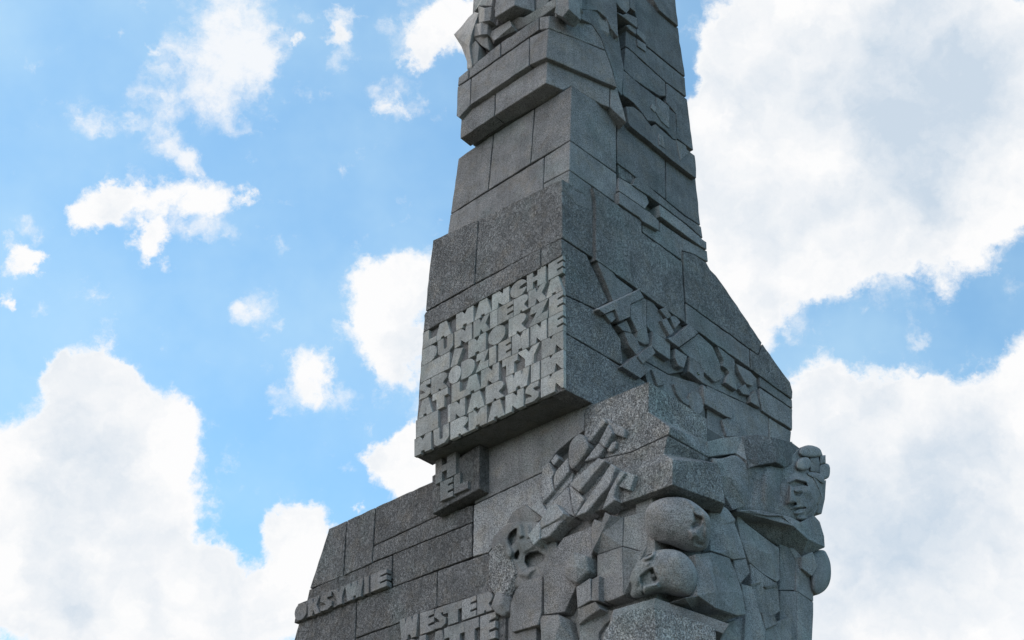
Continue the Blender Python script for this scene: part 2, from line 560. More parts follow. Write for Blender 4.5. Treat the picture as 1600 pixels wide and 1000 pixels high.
def blob(fc, poly, base, height, feats=(), power=2.2, back=-0.5, mat=None, name="carved_form", nseg=96, nring=30,
         smooth_poly=2, parent=None, grain=0.010):
    """rounded carved form; outline in pixels on plane fc, domed by height; feats are bumps and hollows
    (x, y, rx, ry, rotation degrees, amount, sharpness)"""
    poly = pts(poly)
    for _ in range(smooth_poly):       # corner cutting
        q = []
        for i in range(len(poly)):
            a, b = poly[i], poly[(i + 1) % len(poly)]
            q += [(a[0] * .75 + b[0] * .25, a[1] * .75 + b[1] * .25), (a[0] * .25 + b[0] * .75, a[1] * .25 + b[1] * .75)]
        poly = q
    L = [0.0]
    for i in range(len(poly)):
        a, b = poly[i], poly[(i + 1) % len(poly)]
        L.append(L[-1] + math.hypot(b[0] - a[0], b[1] - a[1]))
    rimp = []
    k = 0
    for s in range(nseg):
        tt = L[-1] * s / nseg
        while L[k + 1] < tt:
            k += 1
        u = (tt - L[k]) / max(1e-9, L[k + 1] - L[k])
        a, b = poly[k], poly[(k + 1) % len(poly)]
        rimp.append((a[0] + (b[0] - a[0]) * u, a[1] + (b[1] - a[1]) * u))
    cx = sum(p[0] for p in rimp) / nseg
    cy = sum(p[1] for p in rimp) / nseg

    def off_at(x, y, r):
        o = base + height * max(0.0, 1 - r ** power) ** (1 / power)
        for ft in feats:
            if ft[0] == 'poly':
                _, pg, amt, soft = ft
                ins_, dm, n_ = False, 1e9, len(pg)
                for i_ in range(n_):
                    (ax_, ay_), (bx_, by_) = pg[i_], pg[(i_ + 1) % n_]
                    if (ay_ > y) != (by_ > y) and x < (bx_ - ax_) * (y - ay_) / (by_ - ay_) + ax_:
                        ins_ = not ins_
                    ex, ey = bx_ - ax_, by_ - ay_
                    u_ = max(0.0, min(1.0, ((x - ax_) * ex + (y - ay_) * ey) / (ex * ex + ey * ey)))
                    dm = min(dm, math.hypot(x - ax_ - ex * u_, y - ay_ - ey * u_))
                sd = dm if ins_ else -dm
                o += amt * smoothstep(-soft * .4, soft, sd)
                continue
            (fx, fy, rx, ry, rot, amt, sh) = ft
            c, s_ = math.cos(math.radians(rot)), math.sin(math.radians(rot))
            dx, dy = x - fx, y - fy
            q = math.hypot((dx * c + dy * s_) / rx, (-dx * s_ + dy * c) / ry)
            if amt < 0:
                q += noise.noise(Vector((x * .21, y * .21, fx))) * 0.22
            o += amt * (1 - smoothstep(sh, 1.0, q))
        return o
    bm = bmesh.new()
    cv = bm.verts.new(fc.hit(cx, cy, off_at(cx, cy, 0)))
    prev = None
    for j in range(1, nring + 1):
        r = math.sin(math.pi / 2 * j / nring)
        cur = []
        for (x, y) in rimp:
            xx, yy = cx + (x - cx) * r, cy + (y - cy) * r
            P = fc.hit(xx, yy, off_at(xx, yy, r))
            if j < nring:
                P += fc.n * (noise.noise(P * 3.0) * grain + noise.noise(P * 9.0) * grain * 0.5)
            cur.append(bm.verts.new(P))
        for i in range(nseg):
            k2 = (i + 1) % nseg
            if prev is None:
                bm.faces.new((cv, cur[i], cur[k2]))
            else:
                bm.faces.new((prev[i], cur[i], cur[k2], prev[k2]))
        prev = cur
    bkv = [bm.verts.new(v.co - fc.n * (base - back)) for v in prev]
    for i in range(nseg):
        k2 = (i + 1) % nseg
        bm.faces.new((prev[i], bkv[i], bkv[k2], prev[k2]))
    return link(name, bm, mat or M_CARVE, parent, bevel=0, smooth=True)


# ------------------------------------------------------------------ raised lettering
def arc(cx, cy, rx, ry, a0, a1, n=8):
    return [(cx + rx * math.cos(math.radians(a0 + (a1 - a0) * i / n)),
             cy + ry * math.sin(math.radians(a0 + (a1 - a0) * i / n))) for i in range(n + 1)]


GLYPH = {
    'A': [(0, 0), (.28, .98), (.72, .98), (1, 0), (.60, 0), (.57, .13), (.38, .13), (.36, 0)],
    'C': [(1, .62), (.62, .56), (.55, .44), (.62, .40), (.98, .38)] + arc(.52, .48, .50, .48, 340, 30, 14),
    'D': [(0, 0), (0, 1), (.45, 1)] + arc(.45, .5, .52, .5, 90, -90, 10),
    'E': [(0, 0), (0, 1), (1, 1), (1, .77), (.60, .74), (.60, .64), (1, .66), (1, .40), (.58, .37), (.58, .27), (1, .29), (1, 0)],
    'H': [(0, 0), (0, 1), (.32, 1), (.32, .66), (.56, .66), (.56, 1), (1, 1), (1, 0), (.56, 0), (.56, .38), (.32, .38), (.32, 0)],
    'I': [(0, 0), (0, 1), (1, 1), (1, 0)],
    'K': [(0, 0), (0, 1), (.36, 1), (.44, .72), (.62, 1), (1, 1), (.72, .52), (1, 0), (.60, 0), (.44, .34), (.36, 0)],
    'k': [(0, 0), (0, 1), (.36, 1), (.42, .82), (.52, 1), (1, 1), (1, 0), (.93, 0), (.66, .44), (.60, 0)],
    'L': [(0, 0), (0, 1), (.46, 1), (.44, .40), (1, .38), (1, 0)],
    'M': [(0, 0), (0, 1), (.34, 1), (.5, .74), (.66, 1), (1, 1), (1, 0), (.62, 0), (.60, .14), (.40, .14), (.38, 0)],
    'N': [(0, 0), (0, 1), (.40, 1), (.62, .70), (.66, 1), (1, 1), (1, 0), (.64, 0), (.38, .30), (.34, 0)],
    'O': arc(.5, .5, .5, .5, 0, 337.5, 15),
    'P': [(0, 0), (0, 1), (.55, 1)] + arc(.55, .68, .43, .32, 80, -90, 8) + [(.46, .32), (.44, 0)],
    'R': [(0, 0), (0, 1), (.55, 1)] + arc(.52, .70, .45, .30, 80, -60, 8) + [(.72, .38), (1, 0), (.60, 0), (.54, .12), (.44, .12), (.42, 0)],
    'S': [(.02, .04), (.10, .34), (.50, .30), (.40, .42), (.04, .62), (.10, .88), (.40, 1), (.96, .98), (.90, .70), (.58, .72), (.62, .60), (.98, .40), (.94, .14), (.62, 0)],
    'T': [(0, .60), (0, 1), (1, 1), (1, .62), (.78, .60), (.78, 0), (.26, 0), (.26, .60)],
    'U': [(.03, .2), (0, 1), (.38, 1), (.40, .34), (.52, .30), (.60, .36), (.62, 1), (1, 1), (.98, .24), (.74, .02), (.22, 0)],
    'W': [(.12, 0), (0, 1), (.28, 1), (.33, .72), (.40, 1), (.62, 1), (.68, .72), (.74, 1), (1, 1), (.88, 0), (.62, 0), (.58, .18), (.46, .18), (.42, 0)],
    'Y': [(0, 1), (.38, 1), (.50, .74), (.66, 1), (1, 1), (.74, .46), (.72, 0), (.34, 0), (.34, .46)],
    'Z': [(0, 0), (.42, .60), (.06, .60), (.12, 1), (1, 1), (.66, .40), (1, .40), (.96, 0)],
    '-': [(0, 0), (0, 1), (1, 1), (1, 0)],
    "'": [(0, 0), (.34, 1), (1, .80), (.52, 0)],
}


def letters(fc, row, cells, off, back, parent, mat=None, name="letter", mg=0.045, jit=0.012):
    """row: (top-left, top-right, bottom-left, bottom-right); cells: (glyph, x0, x1)"""
    (tlx, tly), (trx, try_), (blx, bly), (brx, bry) = row
    for (g, x0, x1) in cells:
        poly = []
        for (u, v) in GLYPH[g]:
            v = mg + v * (1 - 2 * mg)
            x = x0 + (x1 - x0) * u
            yt = tly + (try_ - tly) * (x - tlx) / (trx - tlx)
            yb = bly + (bry - bly) * (x - blx) / (brx - blx)
            # letters lean with the stone's edge
            xs = x - (1 - v) * 0.0
            poly.append((xs, yb + (yt - yb) * v))
        bm = prism_bm(fc, poly, off + random.uniform(-jit, jit), back)
        link("accent" if g == "'" else ("blank_block" if g == '-' else name), bm, mat or M_SMOOTH, parent, 0.006)


# ------------------------------------------------------------------ ground
def ground_sheet(name, size, z, mat, cx=0, cy=0, n=1):
    bm = bmesh.new()
    vs = [bm.verts.new((cx + sx * size, cy + sy * size, z)) for sx, sy in ((-1, -1), (1, -1), (1, 1), (-1, 1))]
    bm.faces.new(vs)
    me = bpy.data.meshes.new(name)
    bm.to_mesh(me)
    bm.free()
    me.materials.append(mat)
    ob = bpy.data.objects.new(name, me)
    COL.objects.link(ob)
    ob["kind"] = "structure"
    return ob


ground_sheet("ground", 2500.0, 0.0, M_GRASS)

# ------------------------------------------------------------------ solid masonry behind the facing
def core(fa, k, l, fb, r, zb_ext, zt_pts, ins=0.22, name="core_masonry"):
    """inner solid: near corner k, left end l (on fa), right end r (on fb), bottom px, and top px (k,l,r)"""
    bm = bmesh.new()
    lev = []
    for (kk, ll, rr, drop) in ((k, l, r, zb_ext),) + ((zt_pts[0], zt_pts[1], zt_pts[2], None),):
        K, Lp, Rp = corner_pt(fa, fb, *kk), fa.hit(*ll), fb.hit(*rr)
        K = K - (fa.n + fb.n) * ins
        Lp = Lp - fa.n * ins - DA * 0.05
        Rp = Rp - fb.n * ins - DB * 0.05
        Q = Lp + (Rp - K)
        q = [K, Rp, Q, Lp]
        z = K.z if drop is None else drop
        lev.append([bm.verts.new((v.x, v.y, z)) for v in q])
    b, t = lev
    bm.faces.new(b[::-1])
    bm.faces.new(t)
    for i in range(4):
        j = (i + 1) % 4
        bm.faces.new((b[i], b[j], t[j], t[i]))
    return link(name, bm, M_CORE, None, 0)


zU = corner_pt(FA_TEXT, FB, 880, 605).z
core(FA_TEXT, (880, 606), (650, 712), FB, (1232, 690), zU + 0.02, ((879, 378), (677, 377), (1108, 440)))
core(FA_TEXT, (879, 378), (677, 377), FB, (1098, 420), corner_pt(FA_TEXT, FB, 879, 378).z - .05, ((878, 284), (680, 377), (1090, 300)))
core(FA_SHAFT, (889, 282), (702, 366), FB, (1092, 400), corner_pt(FA_SHAFT, FB, 889, 300).z, ((893, 135), (722, 240), (1066, 150)), ins=.3)
core(FA_C2, (848, 92), (716, 190), FB, (1066, 180), K3.z + .03, ((850, -330), (742, -230), (1040, -190)), ins=.62)
core(FA_LOW, (1014, 1300), (420, 1200), FB_LOW, (1262, 1240), 0.0, ((1014, 600), (520, 824), (1240, 690)), ins=.25)
# masonry of the lower wall that runs on to the ground below the frame
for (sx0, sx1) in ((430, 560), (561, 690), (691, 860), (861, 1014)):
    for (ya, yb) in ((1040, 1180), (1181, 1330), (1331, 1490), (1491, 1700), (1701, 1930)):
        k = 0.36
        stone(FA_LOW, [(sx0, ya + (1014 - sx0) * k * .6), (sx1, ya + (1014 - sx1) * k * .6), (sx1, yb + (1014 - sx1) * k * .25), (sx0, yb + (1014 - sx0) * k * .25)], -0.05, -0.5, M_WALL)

# ------------------------------------------------------------------ left face: cornice courses
stone(FA_C2, "716,121 732.3,107.5 731.8,123.2 714.5,135", 0.0)
stone(FA_C2, "733,106.5 782,66.5 782,88.3 732.5,122.8", 0.01)
stone(FA_C2, "782.3,66.3 842,26.5 842,46.8 782.3,88", 0.0)
corner(FA_C2, "842.3,47 842.3,26.6", FBC2, "877,26 906,28 925,38 940,60 946,78.5 900,60", (849.5, 23.5), (849.5, 43.5))
stone(FA_C2, "714.4,135.2 736,122 733.8,165.3 717,184 712.5,181", 0.0)
stone(FA_C2, "736.3,121.8 827,58.6 826.6,102.3 734,165", 0.012)
corner(FA_C2, "827,102.2 827.3,58.4", FBC2, "905,61.5 946,78.7 956,105 965,137.5 905,112", (849.5, 43.7), (848, 89))
stone(FA_C3, "720.5,180 773.6,146 772,181.6 718.5,217.5", 0.0)
corner(FA_C3, "772.3,181.4 773.9,145.8", FBC3, "905,112 953,132 953,168 942,164.5 905,143 893,134.5 880,141", (852, 92), (853, 129.5))
stone(FBC3, "953.4,132 965,137 973,165 979.5,192 953.4,168", 0.0)
# ------------------------------------------------------------------ left face: plain shaft
stone(FA_SHAFT, "727.5,239 771,209.5 762.5,297.5 703.4,335 715.7,248", 0)
stone(FA_SHAFT, "771.3,209.3 835,169.5 828.5,256 762.8,297.3", 0.004)
corner(FA_SHAFT, "828.8,255.8 835.3,169.3", FB, "942,164 963.3,181 963.5,271", (893, 134), (891.7, 219))
stone(FA_SHAFT, "703.2,335.3 850.3,245 848.2,300 698,378", 0)
corner(FA_SHAFT, "848.5,287 850.6,244.8", FB, "963.5,271.4 964.3,318.3", (891.7, 219.3), (889.5, 265))
corner(FA_SHAFT, "848,310 848.4,287.4", FB, "924.7,290.6 926,330 900,320", (889.5, 265.4), (888, 305))

# ------------------------------------------------------------------ inscription block, rough upper courses
stone(FA_TEXT, "676,375 699,364 747,343 741,443.6 664.5,487 667,450", 0.03, mat=M_ROUGH)
corner(FA_TEXT, "741.3,443.4 747.3,342.8", FB, "929.5,311 930.3,405.5", (878, 279), (878.2, 371), M_ROUGH)
stone(FA_TEXT, "664.5,487.4 662,493 662.5,500 660.5,520 844.5,418 844.5,387.7", 0.03, mat=M_ROUGH)
stone(FA_TEXT, "844.9,387.5 877.6,371.4 878.3,398.5 844.9,417.8", 0.03, mat=M_ROUGH)

# inscription panels, each with its raised letters
def panel(poly, mat=M_SHADE):  # dark tone puts the shade of recess and underside into the panel's colour
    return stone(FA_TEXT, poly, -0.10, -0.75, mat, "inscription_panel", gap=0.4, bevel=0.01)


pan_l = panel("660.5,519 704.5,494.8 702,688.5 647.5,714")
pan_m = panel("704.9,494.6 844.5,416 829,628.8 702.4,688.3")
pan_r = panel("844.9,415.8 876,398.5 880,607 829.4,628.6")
R_L = [(660.7, 520), (660.3, 546), (658, 573), (656, 599), (653.5, 627), (651.5, 656), (649.5, 685), (647, 714)]
R_R = [(878.5, 398.5), (879, 426), (879.2, 453), (879.4, 485), (879.6, 516), (879.8, 545.5), (880, 575), (880.2, 605.5)]
TEXT = [
    [('L', 661, 681), ('A', 680, 704), ('M', 713, 739), ('A', 741.5, 768), ('N', 769, 795), ('C', 797, 822), ('H', 823.5, 852), ('E', 857, 879.3)],
    [('D', 660, 682.5), ('U', 684, 707.5), ('N', 710.5, 736.5), ('K', 740, 765), ('I', 766, 777), ('E', 778.5, 801.5), ('R', 803, 825), ('K', 826, 854), ('A', 853, 879.5)],
    [('-', 658, 702), ("'", 704, 723), ('M', 732, 758.5), ('O', 763, 789), ('R', 795, 822), ('Z', 826, 856), ('E', 858, 879.7)],
    [('S', 655, 673), ('R', 674, 699), ('O', 701, 719.5), ('D', 721, 742), ('Z', 743, 763), ('I', 764.5, 774.5), ('E', 779, 797.5), ('M', 800, 825.5), ('N', 829, 853.5), ('E', 857, 879.9)],
    [('A', 653.7, 675), ('T', 676, 699), ('L', 706, 733), ('A', 725.5, 751), ('N', 752, 779), ('T', 785, 808), ('Y', 808.5, 843), ('k', 846.6, 880.1)],
    [('-', 650, 684), ('I', 700, 703), ('N', 704, 726), ('A', 730, 756.5), ('R', 759, 787), ('W', 790, 827), ('I', 830, 842.5), ('k', 846, 880.3)],
    [('M', 647.7, 673), ('U', 677.5, 701), ('R', 704, 731.5), ('M', 732.5, 760), ('A', 762, 788), ('N', 790, 817.5), ('S', 820, 842), ('k', 845.5, 880.5)],
]
for i, cells in enumerate(TEXT):
    for c in cells:
        par = pan_l if c[1] < 703.5 else (pan_m if c[1] < 832 else pan_r)
        letters(FA_TEXT, (R_L[i], R_R[i], R_L[i + 1], R_R[i + 1]), [(c[0], c[1] - .5, c[2] + (.5 if c[2] < 879 else 0))], 0.0, -0.11, par, mg=0.008)

# ------------------------------------------------------------------ right face: courses beside the inscription
stone(FB, "882.5,375.5 917,398 951,471 931.5,483 882.5,460.5", 0, mat=M_ROUGH, name="stone_block")
stone(FB, "882.5,461 931,483.5 953,503 970,530 973,571 952,560 882.5,519", 0, mat=M_ROUGH)
stone(FB, "882.5,520 952,560.5 1001,591 1014,600 930,640 926,631 882.5,609", 0.004, mat=M_ROUGH)
# wide slabs above the relief
stone(FB, "930.5,311.6 925.5,291.5 964.5,318.8 998,341.5 1003,346 1003,362.5 1066,408.5 1071.3,505 930.8,406", 0.10, mat=M_ROUGH)
stone(FB, "1066.5,392 1085,397 1104,410 1110,421 1119,430 1135,452 1191,535.5 1185,554.5 1071,472.3", 0.10, mat=M_ROUGH)
stone(FB, "1071.2,473 1171,545.2 1172.5,576 1071.8,505.5", 0.10)
stone(FB, "1171.6,545.6 1185.3,555 1191.5,536.5 1222,580 1235,597 1239,612 1238.5,624 1173,577", 0.10, mat=M_ROUGH)
# shaft courses to the right of the corner stones
stone(FB, "963.8,181 979,193 1039.5,238 1040.5,312 992,276 964.2,254.5", 0.0, mat=M_SHADE)  # darkened granite stands in for shade on the right face
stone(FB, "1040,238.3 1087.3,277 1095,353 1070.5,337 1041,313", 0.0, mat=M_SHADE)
stone(FB, "964.6,255 992,275.5 988,288 967,277", -0.05, mat=M_ROUGH)
stone(FB, "988,289 993,276.5 1000,279 1041,313.5 1070.3,337.5 1096,354 1098.6,373 1072,349.5 1028.5,317 1015,307", 0.07)
facets(FB, [(966.8, 277, .02), (985, 287.5, .02), (1010, 305, .02), (1014, 317, .03), (1008, 326, .12), (967, 297.5, .12)],
       [(0, 1, 2, 3, 4, 5)], name="bevelled_block")
stone(FB, "967,298 1008,326.5 1016,331 1030,345 1030.5,361 1004,346 998.5,339.5 967,318", 0.16)
stone(FB, "1029.5,318.5 1072,350.5 1098.5,374 1104.5,378 1105,391 1092,383 1031,338", 0.12)
stone(FB, "1031,346 1066,371 1104,394 1106.5,408 1086,398 1066,391 1066,407 1031,382 1003,362 1003.5,347 1030.5,361.5", 0.04)
stone(FB, "1066,371 1090,384 1105.3,392 1107,410 1085,397.5 1066,391.5", 0.05)

# ------------------------------------------------------------------ right face: carved band of swords and letters
bg_ = dict(mat=M_MED, name="relief_ground")
stone(FB, "931,405.5 1071.5,505.5 1071.5,580 1045,585 1000,560 975,535 951,471", -0.10, **bg_)
stone(FB, "1071.8,506 1172.5,577 1238,624 1238,674 1192,643 1100,600 1072,580", -0.06, **bg_)
stone(FB, "1000,560 1045,585 1100,601 1104,692 1060,660 1012,600", -0.02, **bg_)
stone(FB, "1104.5,602 1192,643 1201,652 1202,700 1104.6,700", -0.02, **bg_)
stone(FB, "1201.5,652 1237,674 1235,700 1202.3,700", 0.0, **bg_)
sw = dict(mat=M_MED, gap=0, jit=0.0)
stone(FB, "932,404.5 957,424 963,433 990,453 985,459 958,470", 0.08, name="sword_blade", **sw)
stone(FB, "936,483 945,490.5 961.5,483 969,501.5 985,494.7 985.5,475 1006.5,465 999,452.5", 0.19, name="sword_hilt", **sw)
facets(FB, [(931, 482.5, .10), (998, 451.5, .10), (999.5, 452.7, .19), (936, 483.2, .19)], [(0, 1, 2, 3)], name="sword_hilt")
stone(FB, "945.5,491.5 961,484.5 963.5,497 955.5,504", 0.10, name="relief_block", **sw)
stone(FB, "985.7,475.5 1006.5,466 1010.3,467.5 1010.3,511 996.5,518 985.3,495.5", 0.14, name="relief_block", **sw)
facets(FB, [(1010.3, 511, .14), (996.5, 518, .14), (993, 530, .04), (1008, 538.5, -.02), (1015.5, 537, -.02)], [(0, 1, 2, 3, 4)])
stone(FB, "1011,467.5 1021,473 1028,483 1043,510 1041,530 1018,518 1011,510", 0.03, name="relief_block", **sw)
stone(FB, "965,507.5 979,500 988,520.5 973,516", 0.06, name="relief_block", **sw)
stone(FB, "975,518 988,521 996,532 1003,548 996,556 984,541", 0.05, name="sword_blade", **sw)
stone(FB, "1031,483.5 1040,479.5 1050,494 1043,498", 0.12, name="relief_block", **sw)
stone(FB, "1033,500.5 1041.5,497 1053.5,518.5 1047,524", 0.14, name="relief_block", **sw)
stone(FB, "1047,495.5 1055,492 1063.5,503.5 1055,513", 0.07, name="relief_block", **sw)
stone(FB, "1042.5,528.5 1054,525 1077,506.3 1092,520 1061,542.5", 0.18, name="sword_hilt", **sw)
stone(FB, "1061.5,543.5 1092,521.5 1113,541 1124,566 1129,592 1117,597 1101,582 1093,567.5 1075,556", 0.05, name="relief_block", **sw)
stone(FB, "1003.5,549.5 1018,539.3 1024.8,551.5 1004.8,568.3 996,557", 0.20, name="relief_block", **sw)
stone(FB, "972,572.3 994,555.5 1000,563 1004.3,569 1018.5,576.5 1001,590.8", 0.16, name="relief_block", **sw)
stone(FB, "1019,577 1026,580 1040,601 1028,603", 0.06, name="sword_blade", **sw)
stone(FB, "1019.5,517 1041,531 1047.5,536.5 1047.3,562 1030,550.5 1018.5,541", 0.09, name="relief_letter", **sw)
stone(FB, "1055,544 1074,556.5 1069,575 1060.5,571.5 1054.5,558", 0.10, name="relief_letter", **sw)
stone(FB, "1078,556.5 1093,568 1100,581 1099.5,599.5 1077,580.5", 0.10, name="relief_letter", **sw)
stone(FB, "1121,540.5 1148,562 1148,589 1152,610 1133.5,597.5 1136,588.5 1140,583.5 1137,577 1128.5,571 1131,563.5", 0.10, name="relief_letter", **sw)
stone(FB, "1150.5,568 1172,580 1183,592 1176,603 1166,599.5 1155,581", 0.08, name="relief_letter", **sw)
stone(FB, "1154,607 1165,600 1173,618 1161,615.5", 0.06, name="relief_letter", **sw)
stone(FB, "1173,618 1181,608.5 1188,637 1173,628", 0.10, name="relief_letter", **sw)
stone(FB, "1186,586 1238.3,625.5 1238.8,639 1187,604", 0.05, name="stone_block", jit=0)
stone(FB, "1187,605 1238.8,639.5 1238.6,672 1191,642 1186,622", 0.07, name="stone_block", jit=0)
C_LET = [(1053, 600), (1066, 599), (1070, 606), (1066, 611), (1072, 622), (1078, 625), (1076, 634), (1068, 629), (1058, 615)]
stone(FB, C_LET, 0.06, name="relief_letter", **sw)
stone(FB, [(1088 + 12 * math.cos(q * math.pi / 8), 629 + 17 * math.sin(q * math.pi / 8) + 5 * math.cos(q * math.pi / 8)) for q in range(16)], 0.06, name="relief_letter", **sw)
stone(FB, "1098.5,600.5 1105,607 1143.5,628.5 1144,654 1135,650.5 1101.5,631", 0.12, name="relief_block", **sw)
stone(FB, "1128,656 1140,651.5 1158,662 1158,682 1136,682", 0.07, name="relief_block", **sw)

# ------------------------------------------------------------------ right face: upper shaft, carved band with letters
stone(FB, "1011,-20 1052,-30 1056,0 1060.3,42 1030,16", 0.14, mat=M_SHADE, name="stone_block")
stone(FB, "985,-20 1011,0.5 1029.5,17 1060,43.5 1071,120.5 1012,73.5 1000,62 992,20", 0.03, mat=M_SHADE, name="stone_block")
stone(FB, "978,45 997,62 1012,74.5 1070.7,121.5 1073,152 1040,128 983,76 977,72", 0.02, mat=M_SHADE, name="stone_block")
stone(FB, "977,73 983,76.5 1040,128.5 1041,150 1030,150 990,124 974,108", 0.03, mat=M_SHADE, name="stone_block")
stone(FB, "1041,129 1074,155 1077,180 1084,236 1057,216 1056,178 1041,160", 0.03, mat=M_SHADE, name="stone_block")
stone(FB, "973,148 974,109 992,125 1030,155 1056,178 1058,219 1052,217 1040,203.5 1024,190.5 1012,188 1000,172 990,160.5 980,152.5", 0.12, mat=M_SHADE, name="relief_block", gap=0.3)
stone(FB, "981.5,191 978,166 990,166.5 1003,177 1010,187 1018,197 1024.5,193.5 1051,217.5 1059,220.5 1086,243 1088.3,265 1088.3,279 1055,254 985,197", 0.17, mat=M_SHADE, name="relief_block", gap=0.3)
stone(FB, "1020,162 1026,168 1024,176 1017,168", 0.15, name="relief_letter", **sw)
stone(FB, "1026,151 1046,166 1046,200 1034,190 1025,175", 0.15, name="relief_letter", **sw)
stone(FB, "1029,208 1036,212 1040,232 1030,226", 0.20, name="relief_letter", **sw)
stone(FB, "1057,218 1072,228 1075,240 1064,250 1060,236", 0.20, name="relief_letter", **sw)
# carved figures running round to the right face
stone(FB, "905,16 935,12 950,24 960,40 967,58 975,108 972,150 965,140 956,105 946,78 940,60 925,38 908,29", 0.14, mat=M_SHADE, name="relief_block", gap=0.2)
facets(FB, [(930, 27, .12), (950, 33, .24), (953, 52, .24), (947, 62, .10), (931, 42, .10)], [(0, 1, 2, 3, 4)])
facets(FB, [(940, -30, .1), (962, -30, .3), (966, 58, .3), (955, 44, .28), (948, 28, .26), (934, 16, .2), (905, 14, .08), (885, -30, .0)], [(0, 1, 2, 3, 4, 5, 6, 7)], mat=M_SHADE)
facets(FB, [(957, 45, .30), (967, 54, .30), (966, 68, .12), (956, 60, .12)], [(0, 1, 2, 3)])
stone(FB, "963,-30 982,-30 984,14 979,20.5 970,13 962,2", 0.24, name="relief_letter", **sw)
stone(FB, "983.5,-30 992,-30 993,18.5 984.5,11.5", 0.20, name="relief_letter", **sw)
stone(FB, "960,17 974,23 980,20.5 995.5,28 996,43 985,35 976,28", 0.22, name="relief_letter", **sw)
stone(FB, "978,39 986,38 995,47 994,54 984,46", 0.14, name="relief_letter", **sw)
stone(FB, "995.5,44 1010,56 1010,68 995.5,52.5", 0.10, name="relief_letter", **sw)
stone(FB, "995,60 1010,70 1010,81 997,72", 0.07, name="relief_letter", **sw)

# ------------------------------------------------------------------ crown of figures above the cornice
stone(FA_C2, "733,106 848,24 872,-40 742,-40", -0.28, -0.7, M_CARVE, "relief_ground", gap=0)
facets(FA_C2, [(741, 19, .05), (748, 20, .22), (743, 34, .24), (737, 52, .26), (733, 72, .22), (738, 104, .05), (729.5, 108, -.1), (729.5, 96, -.05), (721, 73, -.02), (709, 54, 0), (722, 40, .02), (732, 27, .02)],
       [(0, 1, 2, 11), (11, 2, 3, 10), (10, 3, 9), (9, 3, 4, 8), (8, 4, 5, 7), (7, 5, 6)], back=-.6, name="carved_arm")
facets(FA_C2, [(747, 9, .22), (768, 10, .30), (766, 32, .28), (748, 36, .22), (757, 12, .36), (757, 33, .36)],
       [(0, 4, 5, 3), (4, 1, 2, 5)], back=-.4, name="carved_hand")
facets(FA_C2, [(740, 38, .20), (752, 35, .30), (763, 31, .22), (761, 53, .18), (751, 54, .28), (741, 57, .16)],
       [(0, 1, 4, 5), (1, 2, 3, 4)], back=-.4, name="carved_hand")
facets(FA_C2, [(740, 58, .10), (751, 55, .18), (761, 53, .12), (764, 78, -.05), (752, 71, .05), (743, 62, .06)], [(0, 1, 4, 5), (1, 2, 3, 4)], back=-.4)
facets(FA_C2, [(735, 72, .12), (743, 63, .14), (748, 72, .10), (746, 96, .02), (738, 103, .02)], [(0, 1, 2, 3, 4)], back=-.4)
facets(FA_C2, [(761.5, 52.5, .02), (796, 31.5, .10), (805, 48, -.12), (770, 70, -.2), (763.5, 78, -.2), (773, 63, .05), (800, 40, .05)],
       [(0, 1, 6, 5), (5, 6, 2, 3), (0, 5, 3, 4)], back=-.5)
facets(FA_C2, [(797, 31, -.02), (806, 25, -.02), (818, 27, -.05), (848, 9, -.02), (868, -4, 0), (868, 10, -.05), (846, 26, -.16), (806, 48, -.2)],
       [(0, 1, 2, 7), (2, 3, 6, 7), (3, 4, 5, 6)], back=-.5)
facets(FA_C2, [(768, 10, .05), (777, -40, .05), (778, 24, .08), (778, 38, .0), (764, 50, .0), (766, 33, .05)], [(0, 1, 2, 3, 4, 5)], back=-.4)
facets(FA_C2, [(740, -40, .12), (776, -40, .2), (768, 9, .18), (748, 9, .16), (741, 18, .05)], [(0, 1, 2, 3, 4)], back=-.5)
kb1 = bmesh.new()
ka = [FA_C2.hit(772.5, 27.5, .42), FA_C2.hit(804, 8, .42), FA_C2.hit(804, -70, .42), FA_C2.hit(778, -60, .42)]
kb_ = [ka[1] + DB * .62 - DA * .28, ka[1] + DB * 1.05 + DA * .1, ka[2] + DB * 1.05 + DA * .1, ka[2] + DB * .62 - DA * .28]
kq = [ka[0] + DB * 0.85, ka[1] + DB * 0.85 + DA * .1, ka[2] + DB * .85, ka[3] + DB * .85]
kv = [kb1.verts.new(p) for p in ka + kb_ + kq]
for f in ((0, 1, 2, 3), (1, 4, 7, 2), (4, 5, 6, 7), (0, 8, 9, 4, 1), (4, 9, 5), (0, 3, 11, 8), (3, 2, 7, 6, 10, 11), (8, 11, 10, 9), (9, 10, 6, 5)):
    kb1.faces.new([kv[i] for i in f])
link("relief_block", kb1, M_MED, None, 0.02)
facets(FA_C2, [(868, 10, .0), (866, 20, .0), (873, 24, -.05), (879, 26, -.05), (889, 14, -.05), (886, -30, -.05), (868, -30, .0)], [(0, 1, 2, 3, 4, 5, 6)], back=-.6)
facets(FB, [(887, 14, .30), (910, 14, .30), (914, 27, .02), (884, 25, .02)], [(0, 1, 2, 3)], back=-.2)
facets(FB, [(889, -40, .30), (910, -40, .30), (910, 13.5, .30), (887, 13.5, .30)], [(0, 1, 2, 3)], back=-.2)

